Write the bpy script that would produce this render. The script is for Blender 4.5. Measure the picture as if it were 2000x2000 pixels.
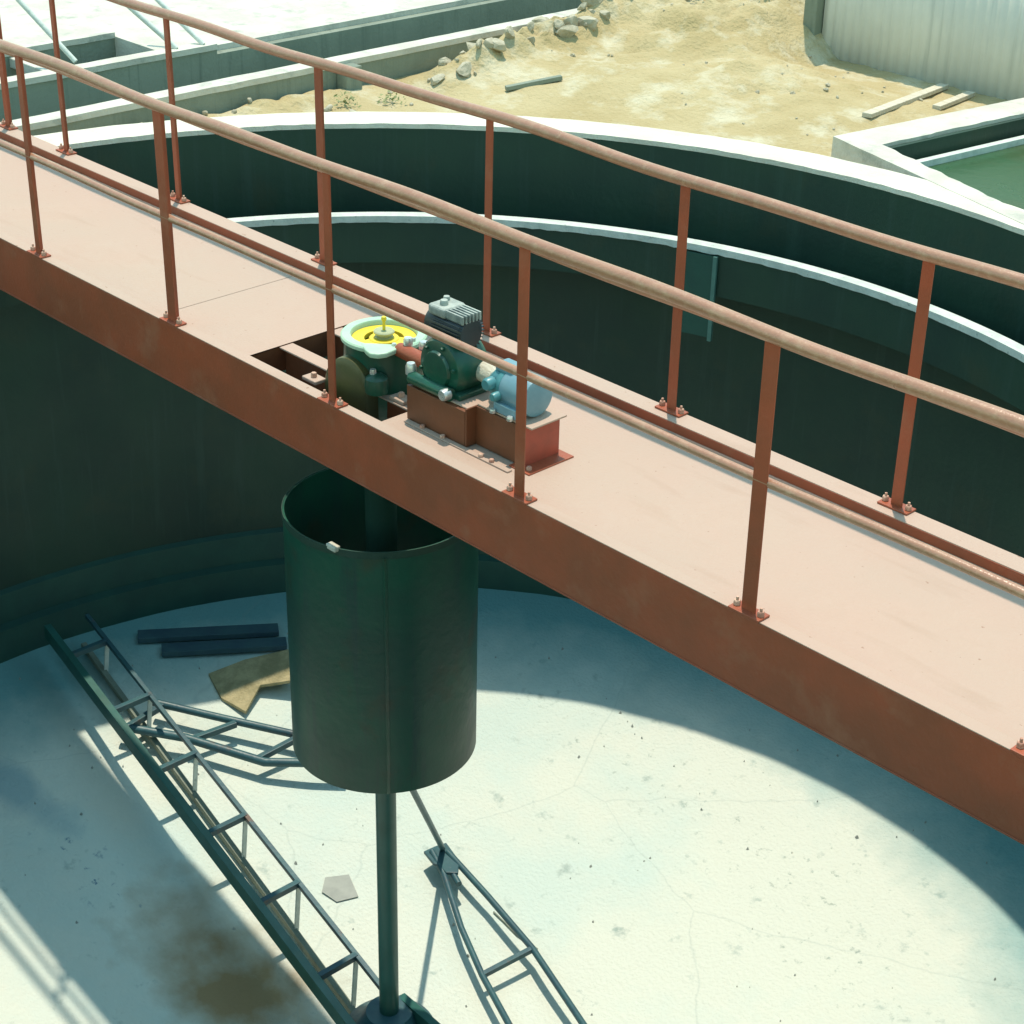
import bpy, bmesh, math, random
from mathutils import Vector, Matrix, noise
random.seed(7)
R = math.radians
for o in list(bpy.data.objects): bpy.data.objects.remove(o)
S = bpy.context.scene
C = S.collection

# ---------------------------------------------------------------- camera
F_PX, PIT, YAW, ROL = 3375.41, 0.49113, 0.80013, 0.02295
CAM = Vector((8.71896, -4.50932, 3.0449))
fw = Vector((-math.sin(YAW)*math.cos(PIT), math.cos(YAW)*math.cos(PIT), -math.sin(PIT)))
rt = Vector((math.cos(YAW), math.sin(YAW), 0)); up = rt.cross(fw)
r2 = rt*math.cos(ROL) + up*math.sin(ROL); u2 = -rt*math.sin(ROL) + up*math.cos(ROL)
cd = bpy.data.cameras.new('camera'); cam = bpy.data.objects.new('camera', cd); C.objects.link(cam)
M = Matrix((r2, u2, -fw)).transposed().to_4x4(); M.translation = CAM
cam.matrix_world = M
cd.sensor_width = 36; cd.lens = F_PX/1932*36; cd.clip_start = .1; cd.clip_end = 500
S.camera = cam
# ---------------------------------------------------------------- light
KX, KY = 0.17, -0.172                    # shadow shift per metre of drop
sd = Vector((-KX, -KY, 1)).normalized()   # towards the sun
w = bpy.data.worlds.new('World'); S.world = w; w.use_nodes = True
nt = w.node_tree; bg = nt.nodes['Background']
sky = nt.nodes.new('ShaderNodeTexSky'); sky.sky_type = 'NISHITA'; sky.sun_disc = False
sky.sun_elevation = math.asin(sd.z); sky.sun_rotation = math.atan2(sd.x, sd.y)
sky.air_density = 1.6; sky.dust_density = .6; sky.ozone_density = 2.0
tn = nt.nodes.new('ShaderNodeMix'); tn.data_type = 'RGBA'; tn.blend_type = 'MULTIPLY'; tn.inputs[0].default_value = 1
tn.inputs[7].default_value = (.84, 1.06, .84, 1)          # the photograph's greenish cast
nt.links.new(sky.outputs[0], tn.inputs[6]); nt.links.new(tn.outputs[2], bg.inputs[0]); bg.inputs[1].default_value = 0.15
ld = bpy.data.lights.new('sun', 'SUN'); sun = bpy.data.objects.new('sun', ld); C.objects.link(sun)
ld.energy = 2.4; ld.angle = R(.9); ld.color = (1, .90, .75)
sun.rotation_euler = sd.to_track_quat('Z', 'Y').to_euler(); sun.location = (0, 0, 20)
S.view_settings.view_transform = 'Standard'; S.view_settings.look = 'None'
S.view_settings.exposure = 0.8; S.view_settings.gamma = 1

# ---------------------------------------------------------------- materials
def mat(name, a, b=None, scale=4, rough=.6, metal=0, bump=0, bscale=40, detail=6, lo=.4, hi=.62,
        spots=None, sscale=9, slo=.66, shi=.72, spec=.5, stretch=None, streak=None, extra=None):
    m = bpy.data.materials.new(name); m.use_nodes = True
    t = m.node_tree; n = t.nodes; L = t.links; p = n['Principled BSDF']
    p.inputs['Roughness'].default_value = rough; p.inputs['Metallic'].default_value = metal
    p.inputs['Specular IOR Level'].default_value = spec
    tc = n.new('ShaderNodeTexCoord'); vec = tc.outputs['Object']
    if stretch:
        mp = n.new('ShaderNodeMapping'); mp.inputs['Scale'].default_value = stretch
        L.new(vec, mp.inputs[0]); vec = mp.outputs[0]
    def layer(col, c2, sc, lo, hi, det=6, v=None):
        nz = n.new('ShaderNodeTexNoise'); nz.inputs['Scale'].default_value = sc; nz.inputs['Detail'].default_value = det
        nz.inputs['Roughness'].default_value = .62
        L.new(v or vec, nz.inputs['Vector'])
        cr = n.new('ShaderNodeMapRange'); cr.inputs[1].default_value = lo; cr.inputs[2].default_value = hi
        L.new(nz.outputs['Fac'], cr.inputs[0])
        mx = n.new('ShaderNodeMix'); mx.data_type = 'RGBA'
        L.new(cr.outputs[0], mx.inputs[0])
        if isinstance(col, tuple): mx.inputs[6].default_value = (*col, 1)
        else: L.new(col, mx.inputs[6])
        mx.inputs[7].default_value = (*c2, 1)
        return mx.outputs[2]
    col = layer(a, b or a, scale, lo, hi, detail)
    if spots: col = layer(col, spots, sscale, slo, shi)
    if streak:
        mp = n.new('ShaderNodeMapping'); mp.inputs['Scale'].default_value = (14, 14, .8)
        L.new(tc.outputs['Object'], mp.inputs[0])
        col = layer(col, streak, 1.0, .55, .72, 4, mp.outputs[0])
    if extra: col = extra(n, L, tc, col)
    L.new(col, p.inputs['Base Color'])
    # roughness variation
    nz = n.new('ShaderNodeTexNoise'); nz.inputs['Scale'].default_value = scale*2.3; nz.inputs['Detail'].default_value = 4
    L.new(vec, nz.inputs['Vector'])
    mr = n.new('ShaderNodeMapRange'); mr.inputs[3].default_value = max(.05, rough-.12); mr.inputs[4].default_value = min(1, rough+.12)
    L.new(nz.outputs['Fac'], mr.inputs[0]); L.new(mr.outputs[0], p.inputs['Roughness'])
    if bump:
        nb = n.new('ShaderNodeTexNoise'); nb.inputs['Scale'].default_value = bscale; nb.inputs['Detail'].default_value = 5
        L.new(vec, nb.inputs['Vector'])
        bp = n.new('ShaderNodeBump'); bp.inputs['Strength'].default_value = bump; bp.inputs['Distance'].default_value = .02
        L.new(nb.outputs['Fac'], bp.inputs['Height']); L.new(bp.outputs[0], p.inputs['Normal'])
    return m

def blob(cx, cy, rx, ry, col, soft=.5, rot=0, amount=1.0):
    """stains and painted shade, each a patch of its own shape, in object space"""
    def f(n, L, tc, c):
        mp = n.new('ShaderNodeMapping'); mp.vector_type = 'TEXTURE'
        mp.inputs['Location'].default_value = (cx, cy, 0); mp.inputs['Rotation'].default_value = (0, 0, rot)
        mp.inputs['Scale'].default_value = (rx, ry, 1000)
        L.new(tc.outputs['Object'], mp.inputs[0])
        nz = n.new('ShaderNodeTexNoise'); nz.inputs['Scale'].default_value = 3.5; nz.inputs['Detail'].default_value = 6
        L.new(tc.outputs['Object'], nz.inputs['Vector'])
        ln = n.new('ShaderNodeVectorMath'); ln.operation = 'LENGTH'; L.new(mp.outputs[0], ln.inputs[0])
        ad = n.new('ShaderNodeMath'); ad.operation = 'MULTIPLY_ADD'; ad.inputs[1].default_value = 1.6
        L.new(nz.outputs['Fac'], ad.inputs[0]); L.new(ln.outputs['Value'], ad.inputs[2])
        mr = n.new('ShaderNodeMapRange'); mr.inputs[1].default_value = 1.8; mr.inputs[2].default_value = 1.8-soft*1.2
        mr.inputs[4].default_value = amount
        L.new(ad.outputs[0], mr.inputs[0])
        mx = n.new('ShaderNodeMix'); mx.data_type = 'RGBA'
        L.new(mr.outputs[0], mx.inputs[0]); L.new(c, mx.inputs[6]); mx.inputs[7].default_value = (*col, 1)
        return mx.outputs[2]
    return f
def specks(c, r, col):
    """patch of dark flakes"""
    def f(n, L, tc, base):
        nz = n.new('ShaderNodeTexNoise'); nz.inputs['Scale'].default_value = 13; nz.inputs['Detail'].default_value = 7; nz.inputs['Roughness'].default_value = .7
        mo = n.new('ShaderNodeMapping'); mo.inputs['Location'].default_value = (c[0]*3, c[1]*5, 0)
        L.new(tc.outputs['Object'], mo.inputs[0]); L.new(mo.outputs[0], nz.inputs['Vector'])
        mp = n.new('ShaderNodeMapping'); mp.vector_type = 'TEXTURE'
        mp.inputs['Location'].default_value = (c[0], c[1], 0); mp.inputs['Scale'].default_value = (r[0], r[1], 1000)
        L.new(tc.outputs['Object'], mp.inputs[0])
        ln = n.new('ShaderNodeVectorMath'); ln.operation = 'LENGTH'; L.new(mp.outputs[0], ln.inputs[0])
        m1 = n.new('ShaderNodeMapRange'); m1.inputs[1].default_value = 1; m1.inputs[2].default_value = .2; L.new(ln.outputs['Value'], m1.inputs[0])
        m2 = n.new('ShaderNodeMapRange'); m2.inputs[1].default_value = .60; m2.inputs[2].default_value = .68; L.new(nz.outputs['Fac'], m2.inputs[0])
        mu = n.new('ShaderNodeMath'); mu.operation = 'MULTIPLY'; L.new(m1.outputs[0], mu.inputs[0]); L.new(m2.outputs[0], mu.inputs[1])
        mx = n.new('ShaderNodeMix'); mx.data_type = 'RGBA'
        L.new(mu.outputs[0], mx.inputs[0]); L.new(base, mx.inputs[6]); mx.inputs[7].default_value = (*col, 1)
        return mx.outputs[2]
    return f
def cracks(n, L, tc, base):
    vo = n.new('ShaderNodeTexVoronoi'); vo.feature = 'DISTANCE_TO_EDGE'; vo.inputs['Scale'].default_value = .55
    nz = n.new('ShaderNodeTexNoise'); nz.inputs['Scale'].default_value = 3; nz.inputs['Detail'].default_value = 5
    L.new(tc.outputs['Object'], nz.inputs['Vector'])
    mx0 = n.new('ShaderNodeMix'); mx0.data_type = 'VECTOR'; mx0.inputs[0].default_value = .12
    L.new(tc.outputs['Object'], mx0.inputs[4]); L.new(nz.outputs['Color'], mx0.inputs[5]); L.new(mx0.outputs[1], vo.inputs['Vector'])
    mr = n.new('ShaderNodeMapRange'); mr.inputs[1].default_value = .0; mr.inputs[2].default_value = .0035; mr.inputs[3].default_value = .22; mr.inputs[4].default_value = 0
    L.new(vo.outputs['Distance'], mr.inputs[0])
    mx = n.new('ShaderNodeMix'); mx.data_type = 'RGBA'
    L.new(mr.outputs[0], mx.inputs[0]); L.new(base, mx.inputs[6]); mx.inputs[7].default_value = (.24, .32, .30, 1)
    return mx.outputs[2]
def wall_shade(r0, r1, col, am):
    """shade deepening towards the tank wall, painted in teal with a ragged inner edge"""
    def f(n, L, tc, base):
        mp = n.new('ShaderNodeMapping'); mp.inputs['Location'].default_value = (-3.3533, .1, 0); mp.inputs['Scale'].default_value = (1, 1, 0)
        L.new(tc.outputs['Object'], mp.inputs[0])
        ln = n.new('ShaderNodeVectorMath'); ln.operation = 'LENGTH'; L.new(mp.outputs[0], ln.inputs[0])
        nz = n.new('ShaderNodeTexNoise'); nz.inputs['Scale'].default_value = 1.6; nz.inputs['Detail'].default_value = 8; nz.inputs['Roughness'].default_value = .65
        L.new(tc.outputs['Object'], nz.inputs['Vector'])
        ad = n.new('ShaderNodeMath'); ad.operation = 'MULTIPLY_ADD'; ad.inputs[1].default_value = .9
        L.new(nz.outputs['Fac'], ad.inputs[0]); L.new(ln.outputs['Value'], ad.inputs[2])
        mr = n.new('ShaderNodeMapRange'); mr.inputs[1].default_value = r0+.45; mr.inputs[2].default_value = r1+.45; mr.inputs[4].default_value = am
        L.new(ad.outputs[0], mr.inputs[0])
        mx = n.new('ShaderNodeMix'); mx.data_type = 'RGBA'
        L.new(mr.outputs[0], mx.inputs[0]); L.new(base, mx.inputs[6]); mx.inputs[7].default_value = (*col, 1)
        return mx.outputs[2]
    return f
def rust_marks(n, L, tc, base):
    """scuffs and rust pricks on the walked deck"""
    for sc_, lo, hi, col, am, st in ((38, .69, .74, (.24, .10, .05), .7, (1, 1, 1)), (5, .60, .72, (.40, .26, .19), .55, (.35, 1.6, 1)), (2.2, .52, .70, (.52, .37, .29), .3, (1, 1, 1))):
        mp = n.new('ShaderNodeMapping'); mp.inputs['Scale'].default_value = st; L.new(tc.outputs['Object'], mp.inputs[0])
        nz = n.new('ShaderNodeTexNoise'); nz.inputs['Scale'].default_value = sc_; nz.inputs['Detail'].default_value = 6
        L.new(mp.outputs[0], nz.inputs['Vector'])
        mr = n.new('ShaderNodeMapRange'); mr.inputs[1].default_value = lo; mr.inputs[2].default_value = hi; mr.inputs[4].default_value = am
        L.new(nz.outputs['Fac'], mr.inputs[0])
        mx = n.new('ShaderNodeMix'); mx.data_type = 'RGBA'
        L.new(mr.outputs[0], mx.inputs[0]); L.new(base, mx.inputs[6]); mx.inputs[7].default_value = (*col, 1); base = mx.outputs[2]
    return base
def chain(*fs):
    def f(n, L, tc, c):
        for g in fs: c = g(n, L, tc, c)
        return c
    return f

M_oxide = mat('red_oxide_paint', (.37, .076, .031), (.29, .070, .030), 3, .5, bump=.12, bscale=60, spots=(.36, .115, .06), sscale=5, slo=.55, shi=.75)
M_rail = mat('weathered_rail_paint', (.39, .19, .11), (.36, .165, .095), 9, .32, bump=.12, bscale=90, spots=(.46, .27, .165), sscale=26, slo=.5, shi=.78, spec=.9)
M_deck = mat('dusty_pink_deck', (.46, .305, .235), (.44, .31, .24), .8, .62, extra=rust_marks, bump=.12, bscale=70, spots=(.40, .25, .185), sscale=2.2, slo=.55, shi=.8)
M_red_bounce = mat('bounce_lit_red', (.42, .07, .04), (.32, .06, .035), 6, .45)  # bounced light on the frame's end plate, put into a brighter red
M_wall = mat('dark_green_bitumen', (.014, .050, .031), (.009, .036, .026), 1.1, .55, bump=.1, bscale=30, streak=(.020, .056, .040), spots=(.024, .048, .028), sscale=2.3, slo=.56, shi=.72)
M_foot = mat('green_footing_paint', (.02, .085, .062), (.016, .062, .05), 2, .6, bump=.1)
M_teal2 = mat('pale_teal_patch_edge', (.10, .22, .18), (.08, .18, .15), 6, .6)
M_rim = mat('pale_concrete_rim', (.70, .66, .55), (.58, .54, .45), 3, .85, bump=.5, bscale=55, spots=(.52, .48, .40), sscale=8)
M_lip = mat('pale_launder_lip', (.62, .66, .60), (.50, .55, .50), 12, .7, bump=.3, spots=(.28, .33, .30), sscale=30, slo=.62)
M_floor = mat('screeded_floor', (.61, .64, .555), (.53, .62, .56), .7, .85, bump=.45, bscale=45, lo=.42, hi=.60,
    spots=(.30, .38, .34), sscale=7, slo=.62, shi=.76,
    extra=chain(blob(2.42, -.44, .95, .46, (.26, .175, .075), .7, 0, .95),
                wall_shade(2.95, 3.65, (.07, .27, .28), .85),  # deeper shade near the wall, put into the floor colour
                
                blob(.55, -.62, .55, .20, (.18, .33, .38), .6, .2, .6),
                blob(2.6, 3.4, 1.9, .35, (.22, .40, .40), .7, -.1, .5),  # teal patch along the far wall, its shade painted in
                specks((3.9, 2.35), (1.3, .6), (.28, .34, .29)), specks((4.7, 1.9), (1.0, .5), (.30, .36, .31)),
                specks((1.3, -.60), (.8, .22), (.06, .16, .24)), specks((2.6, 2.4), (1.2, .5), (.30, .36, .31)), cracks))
M_well = mat('dark_green_feedwell', (.006, .078, .044), (.010, .056, .038), 2.2, .4, bump=.08, bscale=25, spots=(.050, .044, .022), sscale=2.6, slo=.54, shi=.72, streak=(.013, .050, .042))
M_steel = mat('dark_blue_green_steel', (.035, .11, .12), (.03, .08, .10), 6, .45, bump=.1, spots=(.12, .07, .05), sscale=8, slo=.62)
M_shaft = mat('green_shaft_paint', (.025, .12, .10), (.02, .095, .075), 5, .4)
M_ground = mat('sandy_rough_ground', (.46, .37, .20), (.40, .31, .15), 1.4, .95, bump=1.0, bscale=30, spots=(.54, .48, .33), sscale=3.2, slo=.5, shi=.66)
M_sand = mat('yellow_sand', (.60, .50, .29), (.48, .38, .17), 2.2, .95, bump=.9, bscale=26, spots=(.70, .63, .47), sscale=4, slo=.5, shi=.64)
M_rock = mat('pale_rubble', (.48, .43, .32), (.34, .30, .20), 6, .9, bump=.7, bscale=30)
M_gwall = mat('grey_green_channel_wall', (.24, .27, .21), (.19, .22, .17), 2, .8, bump=.3, streak=(.15, .18, .14))
M_corr = mat('grey_sheet_wall', (.66, .65, .60), (.60, .60, .56), 2, .7, bump=.1, streak=(.50, .51, .48))
M_cream = mat('cream_concrete', (.60, .57, .49), (.50, .47, .40), 3, .85, bump=.4, spots=(.36, .36, .31), sscale=5, slo=.56, shi=.7)
M_water = mat('green_water', (.024, .085, .030), (.05, .07, .02), .8, .25, bump=.12, bscale=14)
M_plank = mat('bleached_timber', (.66, .60, .48), (.50, .44, .33), 9, .8, bump=.4, stretch=(1, 9, 9))
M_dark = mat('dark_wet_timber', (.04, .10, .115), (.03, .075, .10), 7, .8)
M_mint = mat('mint_green_casting', (.44, .60, .44), (.36, .55, .40), 8, .45, bump=.1)
M_green = mat('deep_green_gearbox', (.010, .085, .050), (.018, .065, .045), 7, .32, bump=.08)
M_olive = mat('olive_cover', (.075, .075, .025), (.06, .06, .028), 6, .4)
M_yellow = mat('yellow_gear_paint', (.80, .60, .035), (.72, .52, .04), 8, .5, bump=.15, spots=(.42, .33, .10), sscale=16, slo=.62)
M_cap = mat('grey_yellow_cap', (.42, .42, .22), (.34, .36, .22), 12, .5, bump=.2)
M_oxide_shade = mat('shaded_red_oxide', (.17, .052, .020), (.13, .045, .02), 5, .5, bump=.1)  # darker copy of the oxide paint, shade of frame and opening painted in
M_blue = mat('sky_blue_motor', (.20, .33, .39), (.15, .28, .34), 8, .38)
M_teal = mat('teal_casting', (.08, .25, .27), (.06, .20, .24), 9, .35)
M_black = mat('black_motor', (.03, .04, .045), (.02, .03, .035), 12, .4)
M_dusty = mat('dusty_motor_cover', (.42, .45, .40), (.20, .23, .21), 10, .6, bump=.3)
M_bolt = mat('bright_steel', (.70, .70, .68), (.5, .5, .48), 20, .3, metal=.6)
M_rustbolt = mat('rusty_bolt', (.42, .19, .13), (.60, .38, .28), 24, .7, bump=.4)
M_leaf = mat('dry_leaf', (.20, .24, .09), (.30, .30, .14), 9, .8)
M_cloth = mat('dirty_canvas', (.42, .36, .20), (.26, .23, .12), 8, .9, bump=.6)
M_paper = mat('grey_scrap', (.36, .38, .34), (.30, .32, .29), 9, .8)

# ---------------------------------------------------------------- helpers
class MB:
    def __init__(s): s.v = []; s.f = []
    def add(s, vs, fs):
        k = len(s.v); s.v += [tuple(v) for v in vs]; s.f += [tuple(i+k for i in f) for f in fs]; return s
    def box(s, x0, x1, y0, y1, z0, z1):
        return s.add([(x, y, z) for z in (z0, z1) for y in (y0, y1) for x in (x0, x1)],
                     [(0, 2, 3, 1), (4, 5, 7, 6), (0, 1, 5, 4), (2, 6, 7, 3), (0, 4, 6, 2), (1, 3, 7, 5)])
    def bar(s, a, b, wd, ht, upv=(0, 0, 1)):
        a = Vector(a); b = Vector(b); d = (b-a).normalized(); u = Vector(upv)
        if abs(d.dot(u)) > .98: u = Vector((1, 0, 0))
        x = d.cross(u).normalized(); y = x.cross(d)
        vs = [p + x*sx*wd/2 + y*sy*ht/2 for p in (a, b) for sx, sy in ((-1, -1), (1, -1), (1, 1), (-1, 1))]
        return s.add(vs, [(0, 1, 2, 3), (7, 6, 5, 4), (0, 4, 5, 1), (1, 5, 6, 2), (2, 6, 7, 3), (3, 7, 4, 0)])
    def tube(s, pts, r, n=12, cap=True):
        pts = [Vector(p) for p in pts]; rings = []; ref = None
        for i, p in enumerate(pts):
            d = (pts[min(i+1, len(pts)-1)] - pts[max(i-1, 0)]).normalized()
            u = Vector((0, 0, 1)) if abs(d.z) < .95 else Vector((1, 0, 0))
            x = d.cross(u).normalized(); y = x.cross(d)
            rr = r[i] if isinstance(r, (list, tuple)) else r
            rings.append([p + (x*math.cos(2*math.pi*k/n) + y*math.sin(2*math.pi*k/n))*rr for k in range(n)])
        vs = [v for q in rings for v in q]; fs = []
        for i in range(len(pts)-1):
            for k in range(n):
                a = i*n+k; b = i*n+(k+1) % n; fs.append((a, b, b+n, a+n))
        if cap: fs += [tuple(range(n))[::-1], tuple(range((len(pts)-1)*n, len(pts)*n))]
        return s.add(vs, fs)
    def lathe(s, prof, c=(0, 0, 0), n=48, closed=False, a0=0, a1=2*math.pi, axis='z'):
        full = abs(a1-a0-2*math.pi) < 1e-6; m = n if full else n+1; vs = []
        for k in range(m):
            a = a0+(a1-a0)*k/n
            for (r, z) in prof:
                p = (r*math.cos(a), r*math.sin(a), z)
                if axis == 'x': p = (z, r*math.cos(a), r*math.sin(a))
                if axis == 'y': p = (r*math.sin(a), z, r*math.cos(a))
                vs.append((c[0]+p[0], c[1]+p[1], c[2]+p[2]))
        q = len(prof); fs = []
        for k in range(n):
            k2 = (k+1) % m
            for j in range(q if closed else q-1):
                j2 = (j+1) % q; fs.append((k*q+j, k2*q+j, k2*q+j2, k*q+j2))
        if not full and closed: fs += [tuple(range(q)), tuple(range(n*q, n*q+q))[::-1]]
        return s.add(vs, fs)
    def prism(s, poly, z0, z1):
        n = len(poly)
        return s.add([(x, y, z0) for x, y in poly]+[(x, y, z1) for x, y in poly],
                     [tuple(range(n))[::-1], tuple(range(n, 2*n))]+[(i, (i+1) % n, n+(i+1) % n, n+i) for i in range(n)])
    def build(s, name, m, parent=None, smooth=False, bevel=0, seg=2, origin=None):
        me = bpy.data.meshes.new(name)
        vs = s.v
        if origin: vs = [(x-origin[0], y-origin[1], z-origin[2]) for x, y, z in vs]
        me.from_pydata(vs, [], s.f); me.update()
        b = bmesh.new(); b.from_mesh(me); bmesh.ops.remove_doubles(b, verts=b.verts, dist=1e-5)
        bmesh.ops.recalc_face_normals(b, faces=b.faces)
        if smooth:
            for f in b.faces: f.smooth = True
            for e in b.edges:
                if len(e.link_faces) == 2 and e.calc_face_angle(0) > R(40): e.smooth = False
        b.to_mesh(me); b.free()
        me.materials.append(m); o = bpy.data.objects.new(name, me); C.objects.link(o)
        if parent: o.parent = parent
        if origin: o.location = origin
        if bevel:
            bm_ = o.modifiers.new('bevel', 'BEVEL'); bm_.width = bevel; bm_.segments = seg; bm_.limit_method = 'ANGLE'; bm_.angle_limit = R(50)
        return o
def tag(o, label=None, cat=None, group=None, kind=None):
    if label: o['label'] = label
    if cat: o['category'] = cat
    if group: o['group'] = group
    if kind: o['kind'] = kind
    return o
def thing(name, loc, label, cat, group=None):
    o = bpy.data.objects.new(name, None); C.objects.link(o); o.location = loc; o.empty_display_size = .1
    return tag(o, label, cat, group)
def place(o, parent, loc):           # a part built in world coordinates under a thing that stands at loc
    o.parent = parent; o.location = Vector(o.location) - Vector(loc); return o

# ================================================================ SETTING
XC, YC = 3.3533, -.1
RI, RO = 3.913, 4.178
ZR, ZF, ZC, RF = -.055, -3.30, -4.02, 3.99
ZG = -.25
T2_OUT = [(2.33, 4.36), (2.62, 6.25), (9.5, 6.25), (9.5, 2.6), (7.6, 2.2), (5.6, 3.35), (3.9, 3.86)]
T2_IN = [(2.63, 4.45), (2.84, 6.02), (9.2, 6.02), (9.2, 3.0), (7.2, 2.75), (5.6, 3.52), (3.91, 3.99)]
def inside(poly, x, y):
    c = False; n = len(poly)
    for i in range(n):
        x1, y1 = poly[i]; x2, y2 = poly[(i+1) % n]
        if (y1 > y) != (y2 > y) and x < (x2-x1)*(y-y1)/(y2-y1)+x1: c = not c
    return c
def gheight(x, y):
    h = .012*noise.noise((x*3, y*3, 0)) + .008*noise.noise((x*9, y*9, 2))
    d = math.hypot(x-XC, y-YC)
    # sand heap between the tanks and the channel block, rising to the back
    t = max(0, min(1, (y-3.6)/2.6)) * max(0, min(1, (d-4.35)/1.0)) * max(0, min(1, (x+1.0)/.18)) * max(0, min(1, (2.3-x)/1.3))
    t *= 1-max(0, min(1, (y-5.3)/.9))*max(0, min(1, (x-.15)/.55))
    hp = .30+.16*noise.noise((x*1.3, y*1.3, 5)) + .12*abs(noise.noise((x*3.1, y*3.1, 7))) + .05*noise.noise((x*9, y*9, 1)) + .022*noise.noise((x*22, y*22, 1))
    h += t*hp
    # ragged rubble bank along the channel
    t2 = math.exp(-((x+.62)/.16)**2) * max(0, min(1, (y-3.5)/.6)) * max(0, min(1, (6.6-y)/.8))
    h += t2*(.10+.26*abs(noise.noise((x*5, y*4, 3))) + .05*noise.noise((x*14, y*14, 4)))
    t3 = math.exp(-((x+.86)/.12)**2) * max(0, min(1, (3.5-y)/.6))
    h += t3*(.04+.08*abs(noise.noise((x*7, y*6, 8))))
    return ZG + h
mb = MB(); st = .04; x0, x1, y0, y1 = -1.1, 9.9, -6.05, 7.7
nx = int((x1-x0)/st)+1; ny = int((y1-y0)/st)+1; idx = {}
mid = [(sum(p[0] for p in T2_IN)/7, sum(p[1] for p in T2_IN)/7)]
def keep(x, y):
    if math.hypot(x-XC, y-YC) < 4.05+.30*math.exp(-((math.atan2(y-YC, x-XC)+.30)/.32)**2): return False
    if inside([(px+(mid[0][0]-px)*.02-.06*0, py+(mid[0][1]-py)*.02) for px, py in T2_OUT], x, y): return False
    return True
vs = {}; V = []; Fc = []
for i in range(nx):
    for j in range(ny):
        x = x0+i*st; y = y0+j*st
        if keep(x+st/2, y+st/2):
            q = []
            for di, dj in ((0, 0), (1, 0), (1, 1), (0, 1)):
                k = (i+di, j+dj)
                if k not in vs:
                    vs[k] = len(V); V.append((x0+k[0]*st, y0+k[1]*st, gheight(x0+k[0]*st, y0+k[1]*st)))
                q.append(vs[k])
            Fc.append(q)
g = MB().add(V, Fc).build('ground', M_ground, smooth=True); tag(g, kind='structure')
X1 = x0+nx*st; Y1 = y0+ny*st
mb = MB()
for a, b, c, d in ((X1-.02, 150, -150, 150), (-150, -6.3, -150, 150), (-6.3, X1, Y1-.02, 150), (-6.3, X1, -150, y0+.02)):
    mb.add([(a, c, ZG-.03), (b, c, ZG-.03), (b, d, ZG-.03), (a, d, ZG-.03)], [(0, 1, 2, 3)])
tag(mb.build('far_ground', M_ground), kind='structure')

# ---------------------------------------------------------------- big round tank
tank = thing('clarifier_tank', (XC, YC, ZG), 'large empty round tank with dark green inside wall, pale rim and bright concrete floor', 'tank')
TL = (XC, YC, ZG); c = (XC, YC, 0)
def dR(a):
    a = (a+math.pi) % (2*math.pi)-math.pi
    return .30*math.exp(-((a+.30)/.32)**2)
def ringmesh(prof_fn, n=240):
    """closed ring whose profile may change with the angle"""
    mb = MB(); P = []
    for k in range(n):
        a = 2*math.pi*k/n; P.append([(XC+(r+dR(a))*math.cos(a), YC+(r+dR(a))*math.sin(a), z) for r, z in prof_fn(a)])
    q = len(P[0]); vs = [v for p in P for v in p]; fs = []
    for k in range(n):
        k2 = (k+1) % n
        for j in range(q): j2 = (j+1) % q; fs.append((k*q+j, k2*q+j, k2*q+j2, k*q+j2))
    return mb.add(vs, fs)
def notch(a): return abs(RI*math.sin(a)-(-YC)) < .56
def wallp(a):
    top = -.33 if notch(a) else -.085
    return [(RI, top), (RI, -2.0), (RF, ZF-.2), (RO+.1, ZF-.2), (RO, -2), (RO, top)]
place(ringmesh(wallp).build('wall', M_wall, tank, smooth=True, origin=c), tank, TL)
def rimp(a):
    j = .006*noise.noise((math.cos(a)*40, math.sin(a)*40, 0)); j2 = .012*noise.noise((math.cos(a)*22, math.sin(a)*22, 3))
    if notch(a): return [(RI+.05, -.345), (RI+.05, -.331), (RO-.05, -.331), (RO-.05, -.345)]
    return [(RI-.004+j, -.084), (RI-.002+j, ZR+j*.4), (RO+j2, ZR), (RO+.01+j2, ZG-.1), (RO-.02, ZG-.1), (RO-.02, -.084)]
def rimp6(a):
    p = rimp(a)
    return p if len(p) == 6 else [(RI+.05, -.345), (RI+.05, -.331), (RO-.05, -.331), (RO-.05, -.345), (RO-.06, -.345), (RO-.07, -.345)]
place(ringmesh(rimp6, 480).build('rim', M_rim, tank, origin=c), tank, TL)
# floor cone, finely gridded so that it can be rough
mb = MB(); nr, na = 40, 160; vs = [(XC, YC, ZC)]; fs = []
for i in range(1, nr+1):
    r = (RF+.04)*i/nr
    for k in range(na):
        a = 2*math.pi*k/na; q_ = r*(1+dR(a)/RF); x = XC+q_*math.cos(a); y = YC+q_*math.sin(a)
        vs.append((x, y, ZC+(ZF-ZC)*r/RF+.012*noise.noise((x*2, y*2, 0))))
for k in range(na): fs.append((0, 1+k, 1+(k+1) % na))
for i in range(nr-1):
    for k in range(na):
        a = 1+i*na+k; b = 1+i*na+(k+1) % na; fs.append((a, a+na, b+na, b))
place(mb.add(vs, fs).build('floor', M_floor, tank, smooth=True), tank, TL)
# stepped footing at the wall base
FOOT = ([(RF+.02, ZF-.1), (RF-.13, ZF-.1), (RF-.13, ZF+.20), (RF-.07, ZF+.215), (RF-.07, ZF+.42), (RF+.02, ZF+.46)])
place(ringmesh(lambda a: FOOT, 200).build('footing', M_foot, tank, smooth=True), tank, TL)
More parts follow.
